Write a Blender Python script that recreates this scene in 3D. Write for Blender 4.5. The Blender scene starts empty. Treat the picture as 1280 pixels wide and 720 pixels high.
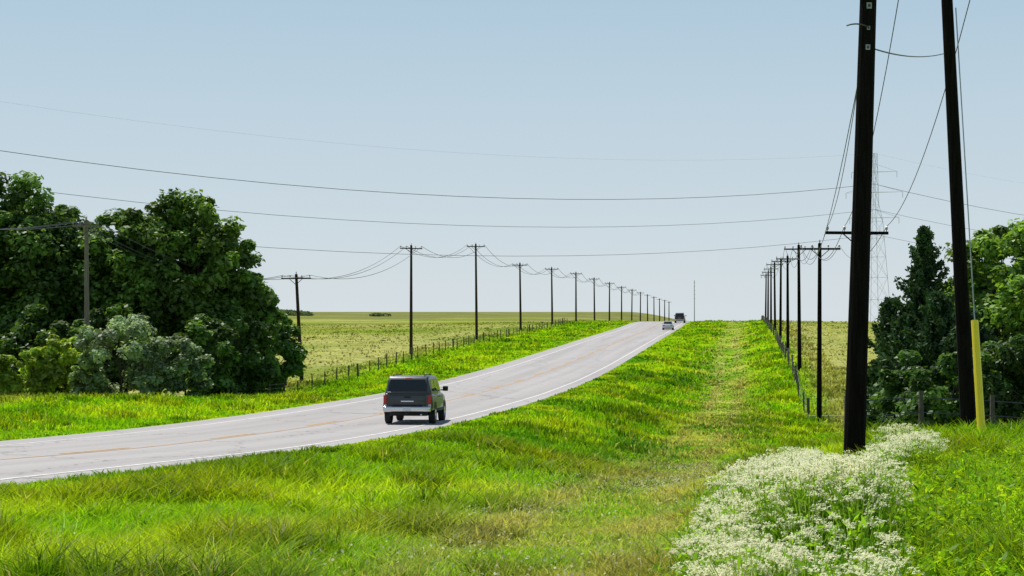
import bpy, bmesh, math, random
import numpy as np
from mathutils import Vector, Matrix
rng=np.random.default_rng(7); random.seed(7)
scene=bpy.context.scene
K=290/2200.0   # road heading slope (dx/dy)
# ------------------------------------------------------------ helpers
def pchip(xs,ys):
    xs=np.array(xs,float);ys=np.array(ys,float);h=np.diff(xs);d=np.diff(ys)/h
    m=np.zeros(len(xs));m[0]=d[0];m[-1]=d[-1]
    for i in range(1,len(xs)-1):
        if d[i-1]*d[i]>0:
            w1=2*h[i]+h[i-1];w2=h[i]+2*h[i-1];m[i]=(w1+w2)/(w1/d[i-1]+w2/d[i])
    def f(x):
        x=np.clip(np.asarray(x,float),xs[0],xs[-1]);i=np.clip(np.searchsorted(xs,x)-1,0,len(xs)-2)
        t=(x-xs[i])/h[i];return ((2*t**3-3*t**2+1)*ys[i]+(t**3-2*t**2+t)*h[i]*m[i]+(-2*t**3+3*t**2)*ys[i+1]+(t**3-t**2)*h[i]*m[i+1])
    return f
_tab=np.random.default_rng(3).random((8,256,256))
def vn(x,y,s=0):
    x=np.asarray(x,float);y=np.asarray(y,float)
    xi=np.floor(x).astype(int);yi=np.floor(y).astype(int);fx=x-xi;fy=y-yi
    fx=fx*fx*(3-2*fx);fy=fy*fy*(3-2*fy);T=_tab[s%8]
    a=T[xi%256,yi%256];b=T[(xi+1)%256,yi%256];c=T[xi%256,(yi+1)%256];d=T[(xi+1)%256,(yi+1)%256]
    return (a*(1-fx)+b*fx)*(1-fy)+(c*(1-fx)+d*fx)*fy
def fbm(x,y,s=0,o=3):
    r=0;a=.5;t=0
    for i in range(o):
        xr=x*.8-y*.6;yr=x*.6+y*.8;x,y=xr,yr
        r=r+a*vn(x*2**i+17*i,y*2**i,s+i);t+=a;a*=.55
    return r/t
YN=[-60,0,11,20,28,36,50,70,90,113,130,150,190,240,300,370,430,700,1500,6000]
RD=[1.0,1.5,1.95,2.4,2.75,3.15,3.82,4.48,4.88,5.15,5.2,5.1,4.65,4.0,3.3,2.42,2.7,5.2,13,50]
PR={
 -400:[1.2,1.6,2,2.4,2.8,3.1,3.7,4.3,5,6.0,6.3,6.0,5.0,4.4,3.9,3.5,3.3,2.8,2.6,5.0],
 -90:[1.2,1.6,2,2.4,2.8,3.1,3.7,4.3,5,6.2,6.6,6.0,5.0,4.4,3.9,3.4,3.3,3.2,7.0,50.0],
 -35:[1.2,1.6,2,2.4,2.8,3.1,3.8,4.2,4.6,5.9,6.5,6.0,4.9,4.0,3.2,2.45,2.7,5,12,50],
 -22.5:RD,-11.3:RD,
 -2.5:[1.5,1.6,2.05,2.65,3.2,3.7,4.6,5.5,6.1,6.5,6.4,6.0,5.2,4.3,3.4,2.4,2.7,5.2,13,50],
 4:[1.3,1.45,1.65,2.0,2.3,2.6,4.2,5.6,6.4,6.9,5.9,4.9,4.2,3.3,2.7,2.25,2.7,5.2,13,50],
 35:[1.3,1.45,1.7,2.1,2.5,2.8,3.9,5.0,5.6,6.0,5.7,5.0,4.3,3.6,3.0,2.6,2.9,5.2,13,50],
 400:[1.3,1.45,1.7,2.1,2.5,2.8,3.9,5.0,5.6,6.0,5.7,5.0,4.3,3.6,3.0,2.6,2.9,5.2,13,50]}
QC=sorted(PR);PF=[pchip(YN,PR[q]) for q in QC];QC=np.array(QC,float)
def hroad(Y): return -PF[3](Y)
def ground(q,Y,noise=True):
    q=np.asarray(q,float);Y=np.asarray(Y,float);q,Y=np.broadcast_arrays(q,Y)
    V=np.stack([f(Y) for f in PF]);qq=np.clip(q,QC[0],QC[-1]);i=np.clip(np.searchsorted(QC,qq)-1,0,len(QC)-2)
    t=(qq-QC[i])/(QC[i+1]-QC[i]);t=t*t*(3-2*t)
    a=np.take_along_axis(V,i[None],0)[0];b=np.take_along_axis(V,i[None]+1,0)[0]
    z=-(a*(1-t)+b*t)
    if noise:
        off=np.maximum(-22.5-q,q+11.3);m=np.clip(off/3,0,1)
        z=z+m*((fbm(q/5,Y/7,1)-.5)*.4)
        z=z-np.where(off<-.0,.06,.0)-np.clip(off/.8,0,1)*.06
    return z
def gxy(x,y): return ground(np.asarray(x)-K*np.asarray(y),y)

def np_mesh(name,verts,faces,mat,col=None,smooth=False,mats=None,mi=None):
    me=bpy.data.meshes.new(name);v=np.ascontiguousarray(verts,np.float32);f=np.ascontiguousarray(faces,np.int32)
    me.vertices.add(len(v));me.vertices.foreach_set('co',v.ravel())
    me.loops.add(f.size);me.loops.foreach_set('vertex_index',f.ravel())
    me.polygons.add(len(f));me.polygons.foreach_set('loop_start',np.arange(len(f),dtype=np.int32)*f.shape[1])
    if mi is not None: me.polygons.foreach_set('material_index',np.asarray(mi,np.int32))
    me.update(calc_edges=True)
    me.polygons.foreach_set('use_smooth',np.full(len(f),bool(smooth)))
    if col is not None:
        c=np.ones((len(v),4),np.float32);c[:,:3]=col
        a=me.color_attributes.new('Col','FLOAT_COLOR','POINT');a.data.foreach_set('color',c.ravel())
    for m in (mats or [mat]): me.materials.append(m)
    ob=bpy.data.objects.new(name,me);scene.collection.objects.link(ob);return ob

def newmat(name):
    m=bpy.data.materials.new(name);m.use_nodes=True;nt=m.node_tree;nt.nodes.clear()
    o=nt.nodes.new('ShaderNodeOutputMaterial');return m,nt,o
def pbr(name,col,rough=.6,metal=0,noise=0,nscale=5,bump=0,coat=0,stretch=None,spec=.5):
    m,nt,o=newmat(name);b=nt.nodes.new('ShaderNodeBsdfPrincipled');nt.links.new(b.outputs[0],o.inputs[0])
    b.inputs['Base Color'].default_value=(*col,1);b.inputs['Roughness'].default_value=rough;b.inputs['Metallic'].default_value=metal
    b.inputs['Coat Weight'].default_value=coat;b.inputs['Specular IOR Level'].default_value=spec
    if noise or bump:
        tc=nt.nodes.new('ShaderNodeTexCoord');mp=nt.nodes.new('ShaderNodeMapping');nt.links.new(tc.outputs['Object'],mp.inputs[0])
        if stretch: mp.inputs['Scale'].default_value=stretch
        n=nt.nodes.new('ShaderNodeTexNoise');n.inputs['Scale'].default_value=nscale;n.inputs['Detail'].default_value=6;nt.links.new(mp.outputs[0],n.inputs[0])
        if noise:
            r=nt.nodes.new('ShaderNodeValToRGB');nt.links.new(n.outputs[0],r.inputs[0])
            r.color_ramp.elements[0].position=.3;r.color_ramp.elements[1].position=.7
            r.color_ramp.elements[0].color=(*[c*(1-noise) for c in col],1);r.color_ramp.elements[1].color=(*[min(1,c*(1+noise)) for c in col],1)
            nt.links.new(r.outputs[0],b.inputs['Base Color'])
        if bump:
            bp=nt.nodes.new('ShaderNodeBump');bp.inputs['Strength'].default_value=bump;bp.inputs['Distance'].default_value=.02
            nt.links.new(n.outputs[0],bp.inputs['Height']);nt.links.new(bp.outputs[0],b.inputs['Normal'])
    return m
def leafmat(name,trans=.45,gloss=.06,rough=.45,tt=(1.25,1.15,.6)):
    m,nt,o=newmat(name);a=nt.nodes.new('ShaderNodeAttribute');a.attribute_name='Col'
    d=nt.nodes.new('ShaderNodeBsdfDiffuse');t=nt.nodes.new('ShaderNodeBsdfTranslucent');g=nt.nodes.new('ShaderNodeBsdfGlossy');g.inputs['Roughness'].default_value=rough
    mx=nt.nodes.new('ShaderNodeMix');mx.data_type='RGBA';mx.blend_type='MULTIPLY';mx.inputs[0].default_value=1
    nt.links.new(a.outputs['Color'],mx.inputs[6]);mx.inputs[7].default_value=(*tt,1)
    nt.links.new(a.outputs['Color'],d.inputs[0]);nt.links.new(mx.outputs[2],t.inputs[0])
    s=nt.nodes.new('ShaderNodeMixShader');s.inputs[0].default_value=trans;nt.links.new(d.outputs[0],s.inputs[1]);nt.links.new(t.outputs[0],s.inputs[2])
    s2=nt.nodes.new('ShaderNodeMixShader');s2.inputs[0].default_value=gloss;nt.links.new(s.outputs[0],s2.inputs[1]);nt.links.new(g.outputs[0],s2.inputs[2])
    nt.links.new(s2.outputs[0],o.inputs[0]);return m
M_grass=leafmat('grass_blades',.5,.008);M_leaf=leafmat('leaves',.42,.03);M_needle=leafmat('needles',.25,.015);M_flower=leafmat('petals',.5,.0,tt=(1,1,1))
M_bark=pbr('bark',(.07,.055,.04),.9,noise=.5,nscale=3,bump=.6,stretch=(4,4,.6))
M_pole=pbr('creosote_wood',(.009,.007,.0065),.95,noise=.5,nscale=6,bump=.5,stretch=(5,5,.3),spec=.08)
M_poleg=pbr('weathered_pole_wood',(.16,.14,.115),.85,noise=.4,nscale=6,bump=.5,stretch=(5,5,.3))
M_pole2=pbr('brown_pole_wood',(.04,.026,.02),.9,noise=.4,nscale=6,stretch=(5,5,.3),spec=.15)
M_wire=pbr('wire_metal',(.05,.05,.055),.5)
M_wire2=pbr('conductor_aluminium',(.2,.22,.25),.6,metal=.2)
M_steel=pbr('galvanised_steel',(.36,.38,.4),.5,metal=.5,noise=.15)
M_ins=pbr('insulator_ceramic',(.3,.28,.26),.25)
# ------------------------------------------------------------ zones
def zonecol(q,Y):
    q,Y=np.broadcast_arrays(np.asarray(q,float),np.asarray(Y,float))
    n1=fbm(q/7,Y/12,2)[...,None];n2=fbm(q/2.2,Y/3.5,4)[...,None];n3=fbm(q/40,Y/45,5)[...,None]
    lush=np.array([.225,.46,.006]);dark=np.array([.085,.26,.006]);yel=np.array([.45,.58,.015])
    def lp(a,b,t): return a*(1-t)+b*t
    sm=lambda x,a,b: np.clip((x-a)/(b-a),0,1)
    c=lp(dark,lush,sm(n1,.30,.50));c=lp(c,yel,sm(n2,.46,.70)*.85)
    olive=np.array([.28,.34,.06]);pale=np.array([.44,.45,.16]);fg=np.array([.18,.28,.035]);brown=np.array([.19,.20,.08])
    f=lp(fg,olive,sm(n3,.3,.5));f=lp(f,pale,sm(fbm(q/18,Y/40,6)[...,None],.42,.68)*.85)
    f=lp(f,brown,np.clip(sm(fbm(q/60+9,Y/90,3)[...,None],.42,.6)*np.clip((Y-330)/300,0,1)[...,None]*.75+np.clip((Y-700)/600,0,.5)[...,None],0,.75))
    L=np.clip((-q-34)/3,0,1)[...,None];c=lp(c,f,L)
    R=np.clip((q-4.2)/2,0,1)[...,None]*np.clip((Y-45)/20,0,1)[...,None];c=lp(c,lp(f,pale,.35),R)
    tan=np.array([.44,.41,.17]);
    mid=np.exp(-((q+1.6+.5*np.sin(Y/23))/1.9)**2)[...,None]*sm(n2,.3,.62)*.5
    tr=(np.exp(-((q+2.7+.5*np.sin(Y/31))/.4)**2)+np.exp(-((q+.8+.5*np.sin(Y/31))/.4)**2))[...,None]*sm(n1,.2,.6)*.6
    fade=np.clip(1.3-Y/500,0,1)[...,None]
    c=lp(c,tan,np.clip(mid+tr,0,.8)*fade)
    return c
# ------------------------------------------------------------ terrain
rows=np.concatenate([np.arange(-40,60,1.),np.arange(60,160,2.),np.arange(160,440,4.),np.geomspace(440,6000,70)])
inner=np.concatenate([np.arange(-60,-22.5,1.25),np.array([-22.5,-22.3,-20,-17,-14,-11.5,-11.3]),np.arange(-10.5,30,.75)])
cols=np.concatenate([-np.geomspace(5000,420,25),-np.arange(410,61,-5.),inner,np.arange(31,120,4.),np.geomspace(121,5000,35)])
cols=np.unique(np.round(cols,3))
Q,YY=np.meshgrid(cols,rows);Z=ground(Q,YY);X=Q+K*YY
nr,nc=Q.shape;idx=np.arange(nr*nc).reshape(nr,nc)
F=np.stack([idx[:-1,:-1],idx[:-1,1:],idx[1:,1:],idx[1:,:-1]],-1).reshape(-1,4)
gc=zonecol(Q,YY).reshape(-1,3)*.85
m,nt,o=newmat('ground_turf')
a=nt.nodes.new('ShaderNodeAttribute');a.attribute_name='Col'
geo=nt.nodes.new('ShaderNodeNewGeometry');n=nt.nodes.new('ShaderNodeTexNoise');n.inputs['Scale'].default_value=.5;n.inputs['Detail'].default_value=10;n.inputs['Roughness'].default_value=.75
nt.links.new(geo.outputs['Position'],n.inputs[0])
r=nt.nodes.new('ShaderNodeValToRGB');r.color_ramp.elements[0].position=.32;r.color_ramp.elements[0].color=(.5,.5,.45,1);r.color_ramp.elements[1].position=.68;r.color_ramp.elements[1].color=(1.35,1.3,1.2,1)
nt.links.new(n.outputs[0],r.inputs[0]);mx=nt.nodes.new('ShaderNodeMix');mx.data_type='RGBA';mx.blend_type='MULTIPLY';mx.inputs[0].default_value=1
nt.links.new(a.outputs['Color'],mx.inputs[6]);nt.links.new(r.outputs[0],mx.inputs[7])
b=nt.nodes.new('ShaderNodeBsdfPrincipled');b.inputs['Roughness'].default_value=1;b.inputs['Specular IOR Level'].default_value=.0
nt.links.new(mx.outputs[2],b.inputs['Base Color']);bp=nt.nodes.new('ShaderNodeBump');bp.inputs['Strength'].default_value=.5;bp.inputs['Distance'].default_value=.2
nt.links.new(n.outputs[0],bp.inputs['Height']);nt.links.new(bp.outputs[0],b.inputs['Normal']);nt.links.new(b.outputs[0],o.inputs[0])
np_mesh('ground',np.stack([X,YY,Z],-1).reshape(-1,3),F,m,gc,smooth=True)
# ------------------------------------------------------------ road
def strip(name,qs,rws,dz,mat,drop=False):
    qs=np.array(qs,float);Qr,Yr=np.meshgrid(qs,rws);Zr=hroad(Yr)+dz
    if drop: Zr[:,0]-=.16;Zr[:,-1]-=.16
    id=np.arange(Qr.size).reshape(Qr.shape)
    F=np.stack([id[:-1,:-1],id[:-1,1:],id[1:,1:],id[1:,:-1]],-1).reshape(-1,4)
    return np.stack([Qr+K*Yr,Yr,Zr],-1).reshape(-1,3),F
m,nt,o=newmat('worn_asphalt');b=nt.nodes.new('ShaderNodeBsdfPrincipled');nt.links.new(b.outputs[0],o.inputs[0])
geo=nt.nodes.new('ShaderNodeNewGeometry');sep=nt.nodes.new('ShaderNodeSeparateXYZ');nt.links.new(geo.outputs['Position'],sep.inputs[0])
mu=nt.nodes.new('ShaderNodeMath');mu.operation='MULTIPLY_ADD';mu.inputs[1].default_value=-K;nt.links.new(sep.outputs[1],mu.inputs[0]);nt.links.new(sep.outputs[0],mu.inputs[2])
cmb=nt.nodes.new('ShaderNodeCombineXYZ');nt.links.new(mu.outputs[0],cmb.inputs[0])
ys=nt.nodes.new('ShaderNodeMath');ys.operation='MULTIPLY';ys.inputs[1].default_value=.02;nt.links.new(sep.outputs[1],ys.inputs[0]);nt.links.new(ys.outputs[0],cmb.inputs[1])
n1=nt.nodes.new('ShaderNodeTexNoise');n1.inputs['Scale'].default_value=.9;n1.inputs['Detail'].default_value=3;nt.links.new(cmb.outputs[0],n1.inputs[0])
n2=nt.nodes.new('ShaderNodeTexNoise');n2.inputs['Scale'].default_value=14;n2.inputs['Detail'].default_value=8;nt.links.new(geo.outputs['Position'],n2.inputs[0])
r1=nt.nodes.new('ShaderNodeValToRGB');r1.color_ramp.elements[0].position=.35;r1.color_ramp.elements[0].color=(.345,.32,.31,1);r1.color_ramp.elements[1].position=.65;r1.color_ramp.elements[1].color=(.405,.38,.37,1)
nt.links.new(n1.outputs[0],r1.inputs[0])
r2=nt.nodes.new('ShaderNodeValToRGB');r2.color_ramp.elements[0].color=(.85,.85,.85,1);r2.color_ramp.elements[1].color=(1.12,1.12,1.12,1);nt.links.new(n2.outputs[0],r2.inputs[0])
mx=nt.nodes.new('ShaderNodeMix');mx.data_type='RGBA';mx.blend_type='MULTIPLY';mx.inputs[0].default_value=1;nt.links.new(r1.outputs[0],mx.inputs[6]);nt.links.new(r2.outputs[0],mx.inputs[7])
vo=nt.nodes.new('ShaderNodeTexVoronoi');vo.feature='DISTANCE_TO_EDGE';vo.inputs['Scale'].default_value=.16
mp=nt.nodes.new('ShaderNodeMapping');mp.inputs['Scale'].default_value=(1,.6,1)
wn=nt.nodes.new('ShaderNodeTexNoise');wn.inputs['Scale'].default_value=1.5;nt.links.new(geo.outputs['Position'],wn.inputs[0])
va=nt.nodes.new('ShaderNodeVectorMath');va.operation='MULTIPLY_ADD';va.inputs[1].default_value=(1.5,1.5,0);nt.links.new(wn.outputs['Color'],va.inputs[0]);nt.links.new(geo.outputs['Position'],va.inputs[2])
nt.links.new(va.outputs[0],mp.inputs[0]);nt.links.new(mp.outputs[0],vo.inputs[0])
lt=nt.nodes.new('ShaderNodeMath');lt.operation='LESS_THAN';lt.inputs[1].default_value=.005;nt.links.new(vo.outputs[0],lt.inputs[0])
mx2=nt.nodes.new('ShaderNodeMix');mx2.data_type='RGBA';ms=nt.nodes.new('ShaderNodeMath');ms.operation='MULTIPLY';ms.inputs[1].default_value=.5;nt.links.new(lt.outputs[0],ms.inputs[0]);nt.links.new(ms.outputs[0],mx2.inputs[0])
nt.links.new(mx.outputs[2],mx2.inputs[6]);mx2.inputs[7].default_value=(.08,.07,.065,1);nt.links.new(mx2.outputs[2],b.inputs['Base Color'])
b.inputs['Roughness'].default_value=.85;b.inputs['Specular IOR Level'].default_value=.25
bp=nt.nodes.new('ShaderNodeBump');bp.inputs['Strength'].default_value=.2;bp.inputs['Distance'].default_value=.01;nt.links.new(n2.outputs[0],bp.inputs['Height']);nt.links.new(bp.outputs[0],b.inputs['Normal'])
v,f=strip('road',[-22.55,-22.45,-20,-17,-14,-11.4,-11.25],rows[rows<900],0,m,True);road=np_mesh('road',v,f,m)
M_wp=pbr('road_paint_white',(.60,.59,.56),.7,noise=.2,nscale=3);M_yp=pbr('road_paint_yellow',(.44,.26,.08),.7,noise=.3,nscale=3)
VS=[];FS=[];MI=[];off=0
def addv(v,f,k):
    global off
    VS.append(v);FS.append(f+off);MI.append(np.full(len(f),k));off+=len(v)
fine=rows[rows<900]
for q0 in (-12.35,-20.9):
    v,f=strip('',[q0-.075,q0+.075],fine,.006,None);addv(v,f,0)
y=-30
while y<420:
    v,f=strip('',[-16.82,-16.62],np.linspace(y,y+4.6,4),.006,None);addv(v,f,1);y+=12.2
v,f=strip('',[-16.46,-16.34],fine,.006,None);addv(v,f,1)
np_mesh('road_markings',np.concatenate(VS),np.concatenate(FS),None,mats=[M_wp,M_yp],mi=np.concatenate(MI))
# ------------------------------------------------------------ grass
def blades(x,y,h,w,col,lean=.35,seed=1,tipyel=.25):
    r=np.random.default_rng(seed);n=len(x);z=gxy(x,y)-.02
    ya=r.random(n)*2*np.pi;dx=np.cos(ya);dy=np.sin(ya);la=r.random(n)*2*np.pi;ll=h*lean*(.2+1.3*r.random(n))
    lx=np.cos(la)*ll;ly=np.sin(la)*ll
    P=np.zeros((n,5,3));P[:,0]=np.stack([x-dx*w,y-dy*w,z],-1);P[:,1]=np.stack([x+dx*w,y+dy*w,z],-1)
    mxp=x+lx*.35;myp=y+ly*.35;mz=z+h*.6
    P[:,2]=np.stack([mxp-dx*w*.8,myp-dy*w*.8,mz],-1);P[:,3]=np.stack([mxp+dx*w*.8,myp+dy*w*.8,mz],-1)
    P[:,4]=np.stack([x+lx,y+ly,z+h*(.8+.2*r.random(n))],-1)
    b=(np.arange(n)*5)[:,None,None];T=np.array([[0,1,3],[0,3,2],[2,3,4]])[None]+b
    c=np.repeat(col[:,None,:],5,1);c[:,4]=c[:,4]*(1-tipyel)+np.array([.48,.58,.02])*tipyel
    return P.reshape(-1,3),T.reshape(-1,3),c.reshape(-1,3)
def hash2(a,b,s):
    v=np.sin(a*12.9898+b*78.233+s*37.7)*43758.5453;return v-np.floor(v)
def zone(n,y0,y1,qlo,qhi,hh,wf,seed,powr=1.0,tuft=True):
    r=np.random.default_rng(seed)
    u=r.random(n);y=(y0**(2-powr)+(y1**(2-powr)-y0**(2-powr))*u)**(1/(2-powr))
    x=(r.random(n)*2-1)*(.33*y+2)
    pull=np.zeros(n)
    if tuft:
        ts=.42;cx=np.round(x/ts);cy=np.round(y/ts);jx=hash2(cx,cy,1)-.5;jy=hash2(cx,cy,2)-.5
        on=hash2(cx,cy,3)<.45
        pull=.7*r.random(n)**.5*(r.random(n)<.6)*on;x=x+((cx+jx)*ts-x)*pull;y=y+((cy+jy)*ts-y)*pull
    q=x-K*y;k=(q>qlo)&(q<qhi)&~((q>-22.5)&(q<-11.3));x=x[k];y=y[k];q=q[k];n=len(x);pull=pull[k]
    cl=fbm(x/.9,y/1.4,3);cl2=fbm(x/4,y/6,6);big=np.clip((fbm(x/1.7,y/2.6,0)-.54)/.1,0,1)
    h=hh(q,y)*(.2+.85*cl+.5*cl2+.65*big)*(.6+.6*r.random(n))*(1+.3*(pull>0))
    h=np.minimum(h,.58)
    strip=np.exp(-((q+1.6)/2.2)**2)*(y<400)
    h=h*(1-.6*strip)
    d=np.where(q>-15,q+11.3,-22.5-q);h=h*np.clip(.3+d/4,.3,1)
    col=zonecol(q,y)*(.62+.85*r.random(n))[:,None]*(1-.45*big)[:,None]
    dry=r.random(n)<(.02+.22*strip);col[dry]=np.array([.48,.45,.17])*(.8+.4*r.random(dry.sum()))[:,None]
    w=wf*np.maximum(y,12)*(.6+.8*r.random(n))
    return x,y,h,w,col
GV=[];GF=[];GC=[];go=0
def addg(t,seed,lean=.4):
    global go
    v,f,c=blades(*t,lean=lean,seed=seed);GV.append(v);GF.append(f+go);GC.append(c);go+=len(v)
one=lambda a:(lambda q,y:a+0*y)
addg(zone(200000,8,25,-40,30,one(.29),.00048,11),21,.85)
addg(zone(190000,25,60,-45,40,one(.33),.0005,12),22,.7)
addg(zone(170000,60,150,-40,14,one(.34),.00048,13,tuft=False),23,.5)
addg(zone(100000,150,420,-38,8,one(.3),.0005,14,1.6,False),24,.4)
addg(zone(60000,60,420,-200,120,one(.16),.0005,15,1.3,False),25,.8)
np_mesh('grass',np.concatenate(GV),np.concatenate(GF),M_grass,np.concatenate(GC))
# ------------------------------------------------------------ generic leaf quads
def quads(c,nrm,size,asp=1.5,seed=0):
    r=np.random.default_rng(seed);n=len(c);nrm=nrm/np.linalg.norm(nrm,axis=1,keepdims=True)
    t=r.normal(size=(n,3));t-=nrm*np.sum(t*nrm,1,keepdims=True);t/=np.linalg.norm(t,axis=1,keepdims=True)+1e-9
    b=np.cross(nrm,t);s=np.asarray(size).reshape(-1,1)*np.ones((n,1));L=t*s*asp*.5;W=b*s*.5
    P=np.stack([c-L,c+W,c+L,c-W],1);F=np.arange(n*4).reshape(n,4);return P.reshape(-1,3),F
def tube(P,R,ns=7):
    P=[Vector(p) for p in P];V=[];F=[]
    for i,p in enumerate(P):
        d=(P[min(i+1,len(P)-1)]-P[max(i-1,0)]).normalized();u=d.cross(Vector((.31,.9,.1))).normalized();w=d.cross(u)
        for k in range(ns):
            a=2*math.pi*k/ns;V.append(p+u*math.cos(a)*R[i]+w*math.sin(a)*R[i])
    for i in range(len(P)-1):
        for k in range(ns):
            F.append((i*ns+k,i*ns+(k+1)%ns,(i+1)*ns+(k+1)%ns,(i+1)*ns+k))
    return np.array([tuple(v) for v in V]),np.array(F)
class Acc:
    def __init__(s): s.v=[];s.f=[];s.c=[];s.m=[];s.o=0
    def add(s,v,f,col=(.5,.5,.5),mi=0):
        v=np.asarray(v,float);f=np.asarray(f);s.v.append(v);s.f.append(f+s.o);s.o+=len(v)
        c=np.ones((len(v),3))*np.asarray(col) ;s.c.append(c);s.m.append(np.full(len(f),mi))
    def build(s,name,mats,smooth=False): return np_mesh(name,np.concatenate(s.v),np.concatenate(s.f),None,np.concatenate(s.c),smooth,mats,np.concatenate(s.m))
def sph(r,n):
    d=r.normal(size=(n,3));return d/np.linalg.norm(d,axis=1,keepdims=True)
def tree(name,x,y,H,R,col,ncl=70,nlf=260,leaf=.3,low=.12,seed=1,trunk=.28,clr=.2,mat=None):
    r=np.random.default_rng(seed);z0=float(gxy(x,y))-.15;A=Acc()
    cz=z0+H*(low+1)/2;rz=H*(1-low)/2*.97
    d=sph(r,ncl);rad=.35+.65*r.random(ncl)**.4
    lump=.80+.3*fbm(d[:,0]*2.5+seed*3.7,d[:,2]*2.5+d[:,1]*2,seed)
    cc=np.stack([x+d[:,0]*R*rad*lump,y+d[:,1]*R*rad*lump,cz+d[:,2]*rz*rad*(lump*.5+.48)],-1)
    cr=R*clr*(.45+.9*r.random(ncl))*(1-.25*np.clip(d[:,2],0,1))
    top=z0+H*.72;A.add(*tube([(x,y,z0),(x+.1,y,z0+H*.2),(x-.15,y+.1,z0+H*.45),(x,y,top)],[trunk,trunk*.8,trunk*.55,trunk*.15]),mi=0)
    for i in range(0,ncl,3):
        c=cc[i];s=z0+H*(.15+.45*r.random());s=min(s,c[2]-.1);mid=((x+c[0])/2,(y+c[1])/2,(s+c[2])/2+.25)
        A.add(*tube([(x,y,s),mid,tuple(c)],[trunk*.35,trunk*.2,trunk*.06],5),mi=0)
    n=ncl*nlf;ci=np.repeat(np.arange(ncl),nlf);dd=sph(r,n);rr=(.2+1.15*r.random(n)**.7)
    P=cc[ci]+dd*(cr[ci]*rr)[:,None]*np.array([1.1,1.1,.75])
    nr=dd*.5+sph(r,n)*.7+np.array([0,0,.7])
    v,f=quads(P,nr,leaf*(.5+.9*r.random(n)),1.6,seed)
    cl=np.asarray(col)*(.55+.95*r.random(ncl))[ci][:,None]*(.7+.6*r.random(n))[:,None]
    k=P[:,2]>gxy(P[:,0],P[:,1])
    A.add(v,f[k],np.repeat(cl,4,0),1);return A.build(name,[M_bark,mat or M_leaf])
def juniper(name,x,y,H,R,col,seed=1,n=26000,leaf=.12):
    r=np.random.default_rng(seed);z0=float(gxy(x,y))-.1;A=Acc()
    A.add(*tube([(x,y,z0),(x,y,z0+H*.5),(x,y,z0+H*.96)],[.2,.12,.02]),mi=0)
    nb=180;t=r.random(nb)**1.15;az=r.random(nb)*2*np.pi;len_=R*(1-t)**.8*(.45+.7*r.random(nb))+.14
    P=[];C=[]
    for i in range(nb):
        m=int(n/nb*(.3+len_[i]/R));s=r.random(m)**.7;base=np.array([x,y,z0+H*(.05+.9*t[i])])
        dr=np.array([math.cos(az[i]),math.sin(az[i]),.6+.6*t[i]])
        p=base+dr*len_[i]*s[:,None]+sph(r,m)*(.16+.24*len_[i]*(1-s*.7))[:,None]*r.random(m)[:,None]
        P.append(p);C.append(np.ones((m,3))*np.asarray(col)*(.6+.8*r.random())*(.8+.4*r.random(m))[:,None])
        A.add(*tube([tuple(base),tuple(base+dr*len_[i]*.8)],[.035,.01],4),mi=0)
    P=np.concatenate(P);C=np.concatenate(C);v,f=quads(P,sph(r,len(P)),leaf*(.6+.8*r.random(len(P))),2.2,seed);A.add(v,f,np.repeat(C,4,0),1)
    return A.build(name,[M_bark,M_needle])
def at(u,Y): return (u-640)/2200*Y
dg=(.10,.20,.035)
TL=[(-95,122,16.5,5.2,dg),(-30,121,16.4,4.6,dg),(12,120,16.2,4.6,(.10,.195,.035)),(55,122,15.5,4.0,(.095,.185,.035)),(105,124,13.4,3.6,(.085,.18,.035)),(150,121,14.2,4.0,(.11,.215,.036)),
    (198,120,15.0,4.0,(.125,.235,.036)),(243,120,14.8,3.9,(.14,.255,.04)),(276,122,13.2,3.3,(.11,.215,.036)),(300,123,9.8,2.6,(.10,.20,.035))]
for i,(u,Y,H,R,c) in enumerate(TL): tree('deciduous_tree',at(u,Y),Y,H,R,c,ncl=150,nlf=165,leaf=.26,low=.05,seed=20+i)
for i,(u,Y,H,R,c) in enumerate([(338,134,7.0,2.7,(.08,.175,.03)),(296,117,7.0,2.7,(.08,.165,.03)),(60,113,6.5,3.2,(.08,.16,.025)),(255,112,5.6,2.6,(.09,.18,.03)),(135,114,6.5,3.0,(.08,.16,.025)),(0,114,6,3.2,(.08,.16,.025))]):
    tree('tall_shrub',at(u,Y),Y,H,R,c,ncl=60,nlf=190,leaf=.23,low=.0,seed=40+i,trunk=.1)
for i,(u,Y,H,R,c) in enumerate([(150,100,5.5,2.4,(.29,.40,.22)),(198,101,4.7,2.0,(.27,.38,.20)),(230,102,3.7,1.5,(.2,.31,.13)),(80,102,4.2,1.6,(.36,.50,.05)),(42,101,3.4,1.4,(.32,.46,.05)),(-5,100,3.0,1.4,(.26,.40,.05)),(110,99,3.0,1.2,(.25,.37,.13))]):
    tree('shrub',at(u,Y),Y,H,R,c,ncl=44,nlf=190,leaf=.16,low=.0,seed=60+i,trunk=.07)
jd=(.045,.095,.035)
for i,(u,Y,H,R) in enumerate([(1155,92,11.3,2.5),(1112,97,7.6,2.1),(1172,84,7.2,2.3),(1212,80,6.4,2.2),(1135,86,6.2,1.9)]):
    juniper('juniper_tree',at(u,Y),Y,H,R,jd,seed=80+i)
for i,(u,Y,H,R,c) in enumerate([(1255,100,12.1,3.4,(.17,.30,.04)),(1320,96,11.8,3.6,(.16,.29,.04)),(1222,104,10.2,2.6,(.13,.26,.04))]):
    tree('deciduous_tree',at(u,Y),Y,H,R,c,ncl=130,nlf=170,leaf=.22,low=.08,seed=90+i)
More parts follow.
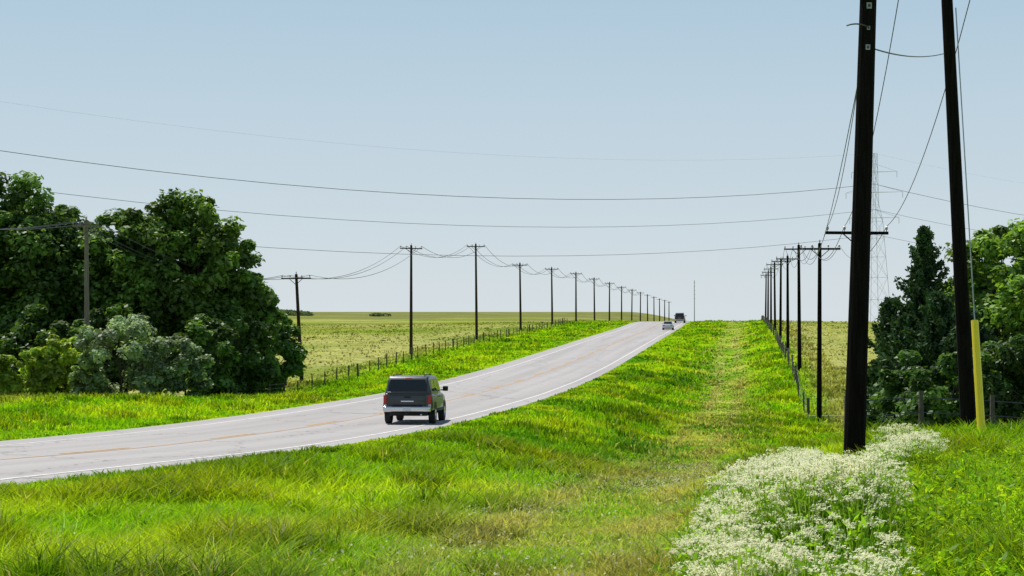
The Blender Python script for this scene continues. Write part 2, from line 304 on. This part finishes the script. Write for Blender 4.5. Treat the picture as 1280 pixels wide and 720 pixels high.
for i,(u,Y,H,R) in enumerate([(1110,88,3.2,1.8),(1150,78,4.4,2.0),(1195,74,4.6,2.2),(1245,76,5.2,2.3),(1290,74,5,2.4)]):
    tree('tall_shrub',at(u,Y),Y,H,R,(.065,.14,.025),ncl=50,nlf=200,leaf=.17,low=0,seed=110+i,trunk=.08)
# low scattered hedgerows / tree lines far out on the plain
r=np.random.default_rng(5);A=Acc();n=420
X0=-420+340*r.random(n);Y0=1050+90*r.random(n);gate=vn(X0/28,Y0*0,2);k=gate>.38;X0=X0[k];Y0=Y0[k];gate=gate[k]
ci=np.repeat(np.arange(len(X0)),60);hh_=(1.8+4.5*(gate-.38))[ci]
d=sph(r,len(ci));P=np.stack([X0[ci]+d[:,0]*3.2,Y0[ci]+d[:,1]*3,gxy(X0,Y0)[ci]+hh_*(.5+.5*d[:,2])],-1)
v,f=quads(P,sph(r,len(P)),1.1,1.3,4);A.add(v,f,(.10,.15,.07),0);A.build('distant_tree_line',[M_leaf])
# ------------------------------------------------------------ poles & wires
def boxm(c,s,rot=0,tilt=0):
    x,y,z=[a/2 for a in s];P=np.array([(-x,-y,-z),(x,-y,-z),(x,y,-z),(-x,y,-z),(-x,-y,z),(x,-y,z),(x,y,z),(-x,y,z)])
    ct,st=math.cos(tilt),math.sin(tilt);P=np.stack([P[:,0]*ct-P[:,2]*st,P[:,1],P[:,0]*st+P[:,2]*ct],-1)
    ca,sa=math.cos(rot),math.sin(rot);P=np.stack([P[:,0]*ca-P[:,1]*sa,P[:,0]*sa+P[:,1]*ca,P[:,2]],-1)+np.array(c)
    return P,np.array([(0,3,2,1),(4,5,6,7),(0,1,5,4),(1,2,6,5),(2,3,7,6),(3,0,4,7)])
RH=-math.atan(K)
def pole(name,x,y,H,mat,r0=.16,arm=2.5,lean=(0,0),armdz=.35,z0=None,armon=True,tilt=0.):
    z0=float(gxy(x,y))-.2 if z0 is None else z0;A=Acc();z1=z0+H+.2
    def P(t): return (x+lean[0]*t,y+lean[1]*t,z0+(z1-z0)*t)
    ts=np.linspace(0,1,7);A.add(*tube([P(t) for t in ts],[r0*(1-.36*t) for t in ts],12),mi=0)
    A.add(*tube([P(1),(P(1)[0],P(1)[1],z1+.03)],[r0*.64,.02],12),mi=0)
    tops=[]
    if armon:
        ax,ay=x+lean[0],y+lean[1];az=z1-armdz
        off=r0*.64+.06;c=(ax,ay-off,az)
        A.add(*boxm(c,(arm,.1,.12),RH,tilt),mi=0)
        for s in (-1,1):
            bx=s*.55;A.add(*boxm((ax+bx*.5*math.cos(RH),ay-off-.06+bx*.5*math.sin(RH),az-.28),(.72,.02,.045),RH,s*.72),mi=0)
        for s in (-.47,-.2,.2,.47):
            px=ax+s*arm*math.cos(RH);py=ay-off+s*arm*math.sin(RH);pz=az+s*arm*math.sin(tilt)
            A.add(*tube([(px,py,pz+.06),(px,py,pz+.12),(px,py,pz+.15),(px,py,pz+.24),(px,py,pz+.27)],[.015,.02,.055,.045,.01],8),mi=2)
            if s!=.2: tops.append((px,py,pz+.26))
    A.add(*tube([(P(1)[0],P(1)[1],z1),(P(1)[0],P(1)[1],z1+.14),(P(1)[0],P(1)[1],z1+.22)],[.02,.05,.02],8),mi=2)
    ob=A.build(name,[mat,M_steel,M_ins],smooth=False);return tops,ob
def wireset(name,spans,mat):
    A=Acc()
    for a,b,sag,rad in spans:
        a=np.array(a);b=np.array(b);n=18;P=[]
        for i in range(n+1):
            t=i/n;p=a*(1-t)+b*t;p[2]-=4*sag*t*(1-t);P.append(tuple(p))
        A.add(*tube(P,[rad]*len(P),4))
    return A.build(name,[mat])
left=[]
ys=[103,146]+[146+47.5*i for i in range(1,16)]
for i,Y in enumerate(ys):
    q=-38.4 if i==0 else -36.6
    H=[10.6,10.2,12.0,13.1,11.2,11.0,10.9][i] if i<7 else 10.8
    t,_=pole('utility_pole',q+K*Y,Y,H,M_poleg if i==0 else M_pole2,r0=.16+.00015*Y,arm=2.5 if i else 1.6,tilt=random.uniform(-.03,.03),lean=(-.55 if i==1 else random.uniform(-.15,.15),0),z0=(-7.4 if i==1 else None));left.append(t)
prev=[(p[0]-6,p[1]-45,p[2]+.6) for p in left[0]]
sp=[]
for i,t in enumerate(left[:12]):
    for a,b in zip(prev,t): sp.append((a,b,1.5,.012+.00005*t[0][1]))
    prev=t
wireset('power_line',sp,M_wire)
right=[]
yr=[36,70,108,146,185,223,261,300,338,376]
for i,Y in enumerate(yr):
    q=4.6;H=[11.6,9.1,11.0,10.6,10.2,10.2,10.2,10.1,10.1,10.1][i]
    ln=(-.55,0) if i==0 else (random.uniform(-.15,.15),0)
    t,_=pole('utility_pole',q+K*Y,Y,H,M_pole,r0=.155+.00012*Y,arm=2.45,lean=ln,tilt=random.uniform(-.02,.02));right.append(t)
sp=[]
for i in range(len(right)-1):
    for a,b in zip(right[i],right[i+1]): sp.append((a,b,1.1 if i else 1.3,.010+.00006*yr[i]))
for p in right[0]: sp.append((p,(p[0]-3,p[1]-40,p[2]+1.0),.8,.012))
NX,NY=at(1066,28),28.
t,_=pole('utility_pole',NX,NY,11.2,M_pole,r0=.175,arm=2.4,lean=(.38,0))
sp.append(((NX+.2,28.0,4.2),(right[2][0][0],right[2][0][1],right[2][0][2]),2.2,.010))
sp.append(((at(1092,28),28,(388-60)/2200*28),(at(1183,36),36,(388-66)/2200*36),.10,.012))
sp.append(((at(1056,28),27.8,(388-34)/2200*28),(at(1084,28),27.8,(388-36)/2200*28),-.04,.012))
wireset('power_line',sp,M_wire)
A=Acc();z=4.98
a=np.array((at(1068,28),28-.25,z));b=np.array((at(1200,36)+.1,36-.25,z*36/28+.02))
A.add(*tube([tuple(a),tuple(b)],[.06,.06],6),mi=0)
A.build('pole_brace_beam',[M_pole])
A=Acc()
for vv,s in ((8,.08),(36,.05),(60,.07)):
    zz=(388-vv)/2200*28;tt=(zz+2.5)/11.4;A.add(*boxm((NX+.38*tt,NY-.175*(1-.36*tt)-.006,zz),(s,.01,s*1.2)),mi=0)
    A.add(*boxm((NX+.38*tt,NY-.175*(1-.36*tt)-.014,zz),(s*.5,.006,s*.6)),mi=1)
A.build('pole_tag',[pbr('tag_aluminium',(.3,.31,.33),.5,noise=.3),M_wire])
gx,gy=at(1227,34),34.;gz=float(gxy(gx,gy))
tp=(at(1187,36)+.12,35.9,(388-10)/2200*36);A=Acc();A.add(*tube([(gx,gy,gz),tp],[.012,.012],6),mi=0)
d=(np.array(tp)-np.array((gx,gy,gz)));d/=np.linalg.norm(d);A.add(*tube([tuple(np.array((gx,gy,gz))+d*.12),tuple(np.array((gx,gy,gz))+d*2.4)],[.08,.07],10),mi=1)
A.build('guy_wire',[M_steel,pbr('yellow_plastic',(1.0,.72,.01),.4,noise=.05)])
# ------------------------------------------------------------ transmission tower and its lines
def tower(x,y,Htop):
    z0=float(gxy(x,y))-.3;A=Acc();r=.04
    H=Htop-z0
    def hw(t): return 4.2*(1-t)**1.0*.8+.75 if t<.62 else .75+ (1-t)*1.2
    lv=[0,.14,.27,.39,.5,.6,.7,.8,.9,1]
    ang=[math.pi/4+i*math.pi/2+.35 for i in range(4)]
    def c(i,t): w=hw(t)*1.1;return (x+math.cos(ang[i%4])*w,y+math.sin(ang[i%4])*w,z0+H*t)
    for i in range(4):
        for a,b in zip(lv[:-1],lv[1:]):
            A.add(*tube([c(i,a),c(i,b)],[r*1.3]*2,4));A.add(*tube([c(i,a),c(i+1,b)],[r*.7]*2,4));A.add(*tube([c(i+1,a),c(i,b)],[r*.7]*2,4));A.add(*tube([c(i,b),c(i+1,b)],[r*.7]*2,4))
    dirx,diry=math.cos(-.35),math.sin(-.35)
    for t,L in ((.62,6.5),(.77,7.5),(.89,6),):
        zz=z0+H*t
        for s in (-1,1):
            e=(x+s*L*dirx,y+s*L*diry,zz)
            for k in range(4): A.add(*tube([c(k,t-.0),e],[r*.8]*2,4));
            A.add(*tube([c(0,t+.05),e],[r*.8]*2,4));A.add(*tube([c(2,t+.05),e],[r*.8]*2,4))
            A.add(*tube([e,(e[0],e[1],e[2]-1.6)],[.06,.06],4))
    return A.build('transmission_tower',[M_tw])
M_tw=pbr('hazed_tower_steel',(.45,.49,.53),.6,noise=.1)  # steel colour paled to stand in for distance haze
Bp=np.array((-120,300.));Ap=np.array((96.8,470.));Cp=np.array((313.6,640.))
tower(Ap[0],Ap[1],42);tower(Bp[0],Bp[1],42);tower(Cp[0],Cp[1],42)
sp=[]
for zB,zA,S,zC,rd in ((32.5,33.8,8.2,33,.06),(26,27,7.9,26,.045),(19,20.3,7.65,19,.045),(41,42,7,42,.010)):
    sp.append(((Bp[0],Bp[1],zB),(Ap[0],Ap[1],zA),S,rd));sp.append(((Ap[0],Ap[1],zA),(Cp[0],Cp[1],zC),S,rd*.9))
wireset('transmission_line',sp,M_wire2)
A=Acc();x,y=at(868,600),600
A.add(*tube([(x,y,-5),(x,y,10.3)],[.18,.1],6))
for k in range(5): A.add(*boxm((x,y,4+k*1.4),(.5,.1,.12)))
A.build('antenna_mast',[M_steel])
# ------------------------------------------------------------ fences
def fence(name,q,y0,y1,step,mat,ph=1.25,pr=.06,wires=4,jit=.15,wr=.01):
    A=Acc();r=random.Random(11+int(y0));ys=np.arange(y0,y1,step);tops=[]
    for i,Y in enumerate(ys):
        qq=q+r.uniform(-jit,jit);x=qq+K*Y;z=float(gxy(x,Y));h=ph*r.uniform(.88,1.1);big=(i%6==0)
        R=pr*(1.6 if big else r.uniform(.7,1.1))
        A.add(*tube([(x,Y,z-.1),(x+r.uniform(-.06,.06),Y+r.uniform(-.05,.05),z+h)],[R,R*.85],7),mi=0);A.add(*tube([(x,Y,z+h-.01),(x,Y,z+h+.02)],[R*.8,.01],7),mi=0);tops.append((x,Y,z))
    for k in range(wires):
        zz=.25+k*(ph-.35)/(wires-1);A.add(*tube([(a,b,c+zz) for a,b,c in tops],[wr]*len(tops),3),mi=1)
    return A.build(name,[mat,M_wire])
M_post=pbr('fence_post_wood',(.10,.085,.07),.9,noise=.4,nscale=8)
fence('wire_fence',-34.3,106,345,4.2,M_post,pr=.07,wr=.014)
fence('wire_fence',4.0,113,400,4.0,M_post,pr=.07,wr=.014)
A=Acc();prev=None
for i in range(16):
    x=7.6+i*1.9;Y=40+i*.9;z=float(gxy(x,Y));A.add(*tube([(x,Y,z-.1),(x,Y,z+1.25)],[.065,.055],7),mi=0)
    if prev:
        for k in (.4,.75,1.1): A.add(*tube([(prev[0],prev[1],prev[2]+k),(x,Y,z+k)],[.012]*2,3),mi=1)
    prev=(x,Y,z)
A.build('wire_fence',[M_post,M_wire])
A=Acc();Y=111;x0=4.0+K*Y;L=2.6
z=-6.65-1.15
for k in (.35,.75,1.15): A.add(*tube([(x0,Y,z+k),(x0+L,Y,z+k)],[.035]*2,8),mi=0)
for k in (0,.5,1): A.add(*tube([(x0+L*k,Y,z-.4),(x0+L*k,Y,z+1.25)],[.045]*2,8),mi=0)
A.build('pipe_gate',[pbr('gate_paint',(.5,.5,.48),.5,noise=.15)])
# ------------------------------------------------------------ hemlock flowers & weeds
r=np.random.default_rng(55);A=Acc()
def stemquads(a,b,w):
    d=b-a;s=np.cross(d,np.array([0.3,1,0.]));s/=np.linalg.norm(s,axis=1,keepdims=True)+1e-9;s=s*w
    P=np.stack([a-s,a+s,b+s*.6,b-s*.6],1);return P.reshape(-1,3),np.arange(len(a)*4).reshape(-1,4)
NP=760;yy=8.5+20.5*r.random(NP)**.85
XL=[.95,1.35,2.5,3.7];xl=np.interp(yy,[8.5,14,20,28],XL);xr=np.interp(yy,[8.5,14,20,28],[1.75,3.0,4.9,6.7])
xx=xl+(xr-xl)*r.random(NP);mound=fbm(xx/.8+3,yy/1.5,1)
k=(mound>.42+.09*r.random(NP))&~((abs(xx-NX)<.45)&(yy>27));xx=xx[k];yy=yy[k];mound=mound[k]
zz=gxy(xx,yy);hh=(.28+1.4*(mound-.40)*1.5+.2*r.random(len(xx)))*np.clip(.55+(xx-np.interp(yy,[8.5,14,20,28],XL))*.9,.5,1.25)
lim=np.interp(yy,[10,18,22,28],[.92,.85,.62,.58])
# plants thin out and stay short along the sight line to the pole foot
foot=np.clip(1-np.hypot((xx-NX*yy/28)/.55,(yy-25.5)/5.5),0,1)
hh=np.clip(hh,.18,lim)*(1-.8*np.clip(foot*1.6,0,1))
k=hh>.14;xx,yy,zz,hh=xx[k],yy[k],zz[k],hh[k]
nh=22;n=len(xx);pi=np.repeat(np.arange(n),nh)
rad=.32*r.random(n*nh)**.6*(hh[pi]*.8+.22);az=r.random(n*nh)*2*np.pi
hz=zz[pi]+hh[pi]*(1.05-.32*r.random(n*nh)**1.3)-rad**2*1.6;hz=np.maximum(hz,zz[pi]+.08)
hc=np.stack([xx[pi]+rad*np.cos(az),yy[pi]+rad*np.sin(az),hz],-1)
base=np.stack([xx[pi]+rad*.15*np.cos(az),yy[pi]+rad*.15*np.sin(az),zz[pi]+(hz-zz[pi])*.35],-1)
v,f=stemquads(base,hc,.004);A.add(v,f,(.24,.42,.04),0)
b0=np.stack([xx,yy,zz],-1);v,f=stemquads(b0,b0+np.stack([0*xx,0*xx,hh*.8],-1),.009);A.add(v,f,(.22,.38,.04),0)
nq=50;m=len(hc);hi=np.repeat(np.arange(m),nq);hr=(.022+.045*r.random(m)**1.3)[hi];um=r.integers(0,11,len(hi))
ua=um*2.39996+r.random(m)[hi]*6.28;ur=np.sqrt((um+.3)/11)*hr*(.8+.4*hash2(um,hi,5))
p=hc[hi]+np.stack([ur*np.cos(ua),ur*np.sin(ua),.03*hash2(um,hi,7)-.3*ur],-1)+sph(r,len(hi))*(.012*r.random(len(hi)))[:,None]
v,f=quads(p,sph(r,len(p))*.7+np.array([-.2,.1,1.]),.0112*(.6+.8*r.random(len(p))),1.1,3);A.add(v,f,np.repeat(np.array([.93,.92,.66])*(.85+.15*r.random(len(p)))[:,None],4,0),1)
nl=130;pi2=np.repeat(np.arange(n),nl);d=sph(r,len(pi2));tz=r.random(len(pi2))
p=np.stack([xx[pi2]+d[:,0]*.36*r.random(len(pi2)),yy[pi2]+d[:,1]*.36*r.random(len(pi2)),zz[pi2]+tz*hh[pi2]*.9],-1)
v,f=quads(p,sph(r,len(p))+np.array([0,0,.6]),.016+.014*r.random(len(p)),3.2,5);A.add(v,f,np.repeat(np.array([.26,.48,.03])*(.5+.9*r.random(len(p)))[:,None],4,0),0)
A.build('white_wildflowers',[M_grass,M_flower])
A=Acc();n=1700;yy=7.5+24*r.random(n)**.8;xr=np.interp(yy,[7.5,14,20,32],[1.6,2.9,4.7,7.4])
xx=xr+r.random(n)*(.36*yy+1-xr);zz=gxy(xx,yy);hh=(.12+.5*fbm(xx*.9,yy*.9,2)*(.5+.8*r.random(n)))*np.clip(1.25-(xx-xr)*.12,.6,1.2)*np.interp(yy,[14,24,32],[1,.65,.45])
b0=np.stack([xx,yy,zz],-1);ln=sph(r,n)*.12;ln[:,2]=0;tp=b0+ln+np.stack([0*xx,0*xx,hh],-1);v,f=stemquads(b0,tp,.006);A.add(v,f,(.24,.36,.02),0)
nl=34;pi=np.repeat(np.arange(n),nl);t=r.random(len(pi));d=sph(r,len(pi));d[:,2]=abs(d[:,2])*.4
p=b0[pi]*(1-t[:,None])+tp[pi]*t[:,None]+d*(.05+.13*(1-t*.7))[:,None]
sz=(.02+.028*r.random(len(p)))*(1.1-.5*t)
cv=np.array([.20,.42,.015])*(.35+1.05*r.random(n))[pi][:,None];yl=(r.random(n)<.35)[pi];cv[yl]*=np.array([1.9,1.35,.9])
v,f=quads(p,sph(r,len(p))*.7+np.array([0,0,.8]),sz,3.0,9);A.add(v,f,np.repeat(cv,4,0),0)
A.build('leafy_weeds',[M_grass])
n=30000;yy=7+25*r.random(n)**.8;xr=np.interp(yy,[7,14,20,32],[.5,1.6,3.2,6.2]);xx=xr+r.random(n)*(.36*yy+1-xr)
v,f,c=blades(xx,yy,(.12+.5*r.random(n)**1.5)*(.3+fbm(xx,yy,5))*np.interp(yy,[14,24,32],[1,.7,.5]),.004+.006*r.random(n),np.array([.30,.52,.015])*(.4+1.0*r.random(n))[:,None],.7,77)
np_mesh('tall_grass',v,f,M_grass,c)
n=9000;yy=11+45*r.random(n)**.7;qq=-2.2+1.8*r.normal(size=n);xx=qq+K*yy;k=fbm(xx/1.5,yy/2,7)>.52;xx=xx[k];yy=yy[k]
p=np.stack([xx,yy,gxy(xx,yy)+.1+.18*r.random(len(xx))],-1);v,f=quads(p,sph(r,len(p))+np.array([0,0,.7]),.016+.016*r.random(len(p)),1.3,12)
np_mesh('small_wildflowers',v,f,M_flower,np.repeat(np.array([.66,.64,.40])*(.7+.4*r.random(len(p)))[:,None],4,0))
# ------------------------------------------------------------ vehicles
def ring(w,z0,z1,rc,wt=None,n=5):
    wt=w if wt is None else wt;P=[]
    def arc(cx,cz,a0,a1):
        for i in range(n):
            a=a0+(a1-a0)*i/(n-1);P.append((cx+rc*math.cos(a),cz+rc*math.sin(a)))
    arc(w-rc,z0+rc,-math.pi/2,0);arc(wt-rc,z1-rc,0,math.pi/2);arc(-wt+rc,z1-rc,math.pi/2,math.pi);arc(-w+rc,z0+rc,math.pi,1.5*math.pi);return P
def loft(secs,mat,name,parent,smooth=True):
    bm=bmesh.new();R=[]
    for y,P in secs: R.append([bm.verts.new((p[0],y,p[1])) for p in P])
    n=len(R[0])
    for a,b in zip(R[:-1],R[1:]):
        for i in range(n): bm.faces.new((a[i],a[(i+1)%n],b[(i+1)%n],b[i]))
    bm.faces.new(R[0]);bm.faces.new(R[-1]);bmesh.ops.recalc_face_normals(bm,faces=bm.faces)
    me=bpy.data.meshes.new(name);bm.to_mesh(me);bm.free();me.materials.append(mat)
    if smooth:
        for p in me.polygons: p.use_smooth=len(p.vertices)==4
    ob=bpy.data.objects.new(name,me);scene.collection.objects.link(ob);ob.parent=parent;return ob
def part(name,mat,parent,V,F):
    me=bpy.data.meshes.new(name);me.from_pydata([tuple(map(float,v)) for v in V],[],[tuple(map(int,f)) for f in F]);me.materials.append(mat)
    ob=bpy.data.objects.new(name,me);scene.collection.objects.link(ob);ob.parent=parent;return ob
def bevbox(name,mat,parent,c,s,bev=.02):
    V,F=boxm(c,s);ob=part(name,mat,parent,V,F);md=ob.modifiers.new('b','BEVEL');md.width=bev;md.segments=3
    for p in ob.data.polygons:p.use_smooth=True
    return ob
M_tire=pbr('tyre_rubber',(.02,.02,.02),.85);M_chrome=pbr('chrome',(.6,.61,.63),.25,metal=1);M_glass=pbr('tinted_glass',(.012,.016,.018),.08,coat=.2)
M_red=pbr('taillight_red',(.4,.012,.012),.25);M_blk=pbr('black_trim',(.015,.015,.015),.7);M_pl=pbr('licence_plate',(.65,.67,.7),.5,noise=.15,nscale=30);M_amb=pbr('lamp_clear',(.6,.55,.5),.2)
def wheel(parent,x,y,R,w,nm):
    prof=[(-.5,.62),(-.5,.9),(-.42,1),(.42,1),(.5,.9),(.5,.62)];n=28;V=[];F=[]
    for i in range(n):
        a=2*math.pi*i/n
        for dx,rr in prof: V.append((x+dx*w,y+math.cos(a)*rr*R,R+math.sin(a)*rr*R))
    m=len(prof)
    for i in range(n):
        for j in range(m-1): F.append((i*m+j,i*m+j+1,((i+1)%n)*m+j+1,((i+1)%n)*m+j))
    part(nm,M_tire,parent,V,F)
    s=1 if x>0 else -1;V=[];F=[]
    for i in range(n):
        a=2*math.pi*i/n
        for dx,rr in ((.47,.63),(.36,.58),(.40,.2),(.44,.01)): V.append((x+s*dx*w,y+math.cos(a)*rr*R,R+math.sin(a)*rr*R))
    for i in range(n):
        for j in range(3): F.append((i*4+j,i*4+j+1,((i+1)%n)*4+j+1,((i+1)%n)*4+j))
    part(nm+'_rim',M_chrome,parent,V,F)
def suv(name,paint,x,y,W=1.0,L=5.4,H=1.88,chrome=True,yaw=0):
    e=bpy.data.objects.new(name,None);scene.collection.objects.link(e)
    zw=1.20*H/1.88;w=W
    S=[]
    for yy,ww,z0,z1 in ((0,.93,.62,zw-.03),(.05,.975,.56,zw),(.5,1,.5,zw),(3.7,1,.47,zw-.01),(4.1,1,.47,zw-.05),(4.9,.97,.5,zw-.12),(L-.12,.94,.52,zw-.2),(L,.85,.6,zw-.3)):
        S.append((yy,ring(w*ww,z0,z1,.10,w*ww*.965)))
    loft(S,paint,'body',e)
    zt=H;G=[]
    for yy,wb,wt,z1 in ((.06,.86,.80,zw+.12),(.2,.93,.78,zt-.06),(.5,.94,.80,zt),(2.6,.94,.80,zt+.005),(3.1,.94,.79,zt-.03),(3.55,.93,.8,zw+.25),(3.95,.92,.88,zw+.02)):
        G.append((yy,ring(w*wb,zw-.12,z1,.06,w*wt)))
    loft(G,paint,'cabin',e)
    def rear(z): 
        t=(z-(zw+.12))/(zt-.06-zw-.12);return .06+.14*t-.012
    za,zb2=zw+.10,zt-.13;part('rear_window',M_glass,e,[(-.76*w,rear(za),za),(.76*w,rear(za),za),(.69*w,rear(zb2),zb2),(-.69*w,rear(zb2),zb2)],[(0,1,2,3)])
    bevbox('rear_lip',paint,e,(0,.03,zw+.03),(1.62*w,.1,.07),.02)
    def sx(z): t=(z-zw+.12)/(zt-zw+.12);return w*(.94+(.80-.94)*t)+.006
    for s in (-1,1):
        for k,(ya,yb,yc,yd) in enumerate(((.45,1.5,1.5,.6),(1.62,2.5,2.5,1.62),(2.6,3.55,3.05,2.6))):
            a,b=zw+.05,zt-.14;part('side_window_%d'%k,M_glass,e,[(s*sx(a),ya,a),(s*sx(a),yb,a),(s*sx(b),yc,b),(s*sx(b),yd,b)],[(0,1,2,3)])
        bevbox('mirror',M_blk,e,(s*(w+.14),3.3,zw+.14),(.22,.10,.20),.04);bevbox('mirror_arm',M_blk,e,(s*(w+.0),3.33,zw+.08),(.12,.05,.05),.01)
        bevbox('tail_light',M_red,e,(s*(w*.93-.05),.0,zw-.23),(.13,.09,.36),.02)
        bevbox('reverse_light',M_amb,e,(s*(w*.93-.05),-.005,zw-.46),(.12,.09,.09),.015)
        for wy in (1.05,L-1.05):
            V=[];n=14;F=[]
            for i in range(n+1):
                a=math.pi*i/n
                for rr in (.30,.47): V.append((s*(w+.004),wy+rr*math.cos(a),.40+rr*math.sin(a)))
            for i in range(n): F.append((2*i,2*i+1,2*i+3,2*i+2))
            part('wheel_arch',M_blk,e,V,F)
        bevbox('door_handle',M_blk,e,(s*(w+.008),2.35,zw-.15),(.03,.16,.035),.008)
        bevbox('lower_trim',M_blk,e,(s*(w-.01),L/2,.53),(.05,2.2,.12),.02)
    bevbox('tailgate_panel',paint,e,(0,-.002,zw-.28),(1.42*w,.05,.44),.025)
    bevbox('tailgate_badge',M_chrome,e,(0,-.03,zw-.30),(.5,.012,.05),.004)
    bevbox('tailgate_handle',M_blk,e,(0,-.035,zw-.14),(.26,.03,.07),.01)
    bevbox('rear_bumper',M_chrome if chrome else paint,e,(0,-.1,.60),(1.88*w,.24,.22),.05)
    bevbox('bumper_step',M_blk,e,(0,-.11,.715),(1.2*w,.2,.02),.006)
    bevbox('number_plate',M_pl,e,(0,-.228,.60),(.32,.015,.16),.004)
    bevbox('hitch',M_blk,e,(0,-.15,.43),(.1,.3,.08),.01)
    bevbox('underbody',M_blk,e,(0,L/2,.42),(1.5*w,L-.6,.2),.03)
    bevbox('third_brake_light',M_red,e,(0,.16,zt-.09),(.3,.03,.03),.006)
    for s in (-1,1):
        bevbox('roof_rail',M_blk,e,(s*.62*w,1.5,zt+.035),(.04,2.2,.035),.012)
        for wy in (1.05,L-1.05): wheel(e,s*(w-.12),wy,.38,.26,'wheel')
    bevbox('exhaust',M_chrome,e,(.55,-.02,.38),(.07,.2,.07),.02)
    dz=(float(hroad(y+4))-float(hroad(y)))/4
    e.location=(x,y,float(hroad(y))+.004);e.rotation_euler=(math.atan(dz),0,RH+yaw);return e
P1=pbr('dark_slate_paint',(.024,.033,.040),.35,coat=.3,noise=.1);P2=pbr('white_paint',(.6,.62,.64),.35,coat=.4);P3=pbr('dark_red_paint',(.03,.015,.015),.35,coat=.3)
suv('pickup_truck',P1,-13.12+K*68.6,68.6,W=.99,yaw=math.radians(3.5))
suv('suv',P3,-12.9+K*352,352,W=1.02,H=2.0)
def sedan(name,paint,x,y):
    e=bpy.data.objects.new(name,None);scene.collection.objects.link(e);w=.92;L=4.7
    loft([(yy,ring(w*ww,z0,z1,.09,w*ww*.93)) for yy,ww,z0,z1 in ((0,.85,.5,.92),(.12,.95,.4,1.0),(.9,1,.3,1.0),(2.2,1,.28,.98),(3.7,1,.3,.93),(4.4,.93,.35,.8),(L,.8,.45,.65))],paint,'body',e)
    loft([(yy,ring(w*wb,.85,z1,.05,w*wt)) for yy,wb,wt,z1 in ((.55,.85,.8,1.02),(1.3,.9,.68,1.42),(2.3,.92,.68,1.46),(2.8,.92,.7,1.4),(3.6,.88,.84,.98))],M_glass,'cabin_glass',e)
    loft([(yy,ring(w*.69,z-.02,z+.03,.02,w*.66)) for yy,z in ((1.25,1.42),(1.8,1.45),(2.4,1.46),(2.85,1.41))],paint,'roof',e)
    for s in (-1,1):
        bevbox('tail_light',M_red,e,(s*.68,.0,.82),(.36,.08,.13),.02);bevbox('mirror',paint,e,(s*1.0,3.0,1.0),(.2,.1,.13),.03)
        for wy in (.95,3.75): wheel(e,s*(w-.1),wy,.33,.2,'wheel')
    bevbox('rear_bumper',paint,e,(0,-.02,.5),(1.7,.16,.26),.05);bevbox('number_plate',M_pl,e,(0,-.02,.8),(.32,.06,.14),.004);bevbox('underbody',M_blk,e,(0,2.3,.28),(1.5,3.9,.14),.02)
    dz=(float(hroad(y+4))-float(hroad(y)))/4;e.location=(x,y,float(hroad(y))+.004);e.rotation_euler=(math.atan(dz),0,RH)
sedan('sedan_car',P2,-12.95+K*298,298)
# ------------------------------------------------------------ light, sky, camera
el=math.radians(60);az=math.radians(-30)
sd=Vector((math.sin(az)*math.cos(el),math.cos(az)*math.cos(el),math.sin(el)))
L=bpy.data.lights.new('sun','SUN');L.energy=5.0;L.angle=math.radians(.5);L.color=(1,.965,.9);so=bpy.data.objects.new('sun',L);scene.collection.objects.link(so);so.rotation_euler=sd.to_track_quat('Z','Y').to_euler()
W=bpy.data.worlds.new('World');scene.world=W;W.use_nodes=True;nt=W.node_tree;bg=nt.nodes['Background'];sky=nt.nodes.new('ShaderNodeTexSky');sky.sky_type='NISHITA'
sky.sun_disc=False;sky.sun_elevation=el;sky.sun_rotation=az;sky.air_density=1.0;sky.dust_density=.5;sky.ozone_density=1.5;sky.altitude=200
S=.085
tc=nt.nodes.new('ShaderNodeTexCoord');sp_=nt.nodes.new('ShaderNodeSeparateXYZ');nt.links.new(tc.outputs['Generated'],sp_.inputs[0])
cr=nt.nodes.new('ShaderNodeValToRGB');nt.links.new(sp_.outputs[2],cr.inputs[0])
cr.color_ramp.elements[0].position=0;cr.color_ramp.elements[0].color=(.67,.74,.78,1)
cr.color_ramp.elements[1].position=.2;cr.color_ramp.elements[1].color=(.42,.59,.72,1)
e=cr.color_ramp.elements.new(.08);e.color=(.56,.67,.75,1)
vm=nt.nodes.new('ShaderNodeVectorMath');vm.operation='SCALE';vm.inputs[3].default_value=1/S;nt.links.new(cr.outputs[0],vm.inputs[0])
mr=nt.nodes.new('ShaderNodeMapRange');mr.inputs[1].default_value=.12;mr.inputs[2].default_value=.6;mr.inputs[3].default_value=.95;mr.inputs[4].default_value=.1;nt.links.new(sp_.outputs[2],mr.inputs[0])
mx=nt.nodes.new('ShaderNodeMix');mx.data_type='RGBA';nt.links.new(mr.outputs[0],mx.inputs[0]);nt.links.new(sky.outputs[0],mx.inputs[6]);nt.links.new(vm.outputs[0],mx.inputs[7])
nt.links.new(mx.outputs[2],bg.inputs[0]);bg.inputs[1].default_value=S
cd=bpy.data.cameras.new('camera');cam=bpy.data.objects.new('camera',cd);scene.collection.objects.link(cam);cd.sensor_width=36;cd.lens=2200/1280*36;cd.clip_end=20000;cd.clip_start=.1
cam.location=(0,0,0);cam.rotation_euler=(math.pi/2+28/2200,0,0);scene.camera=cam
scene.view_settings.view_transform='Standard';scene.view_settings.look='None';scene.view_settings.exposure=0
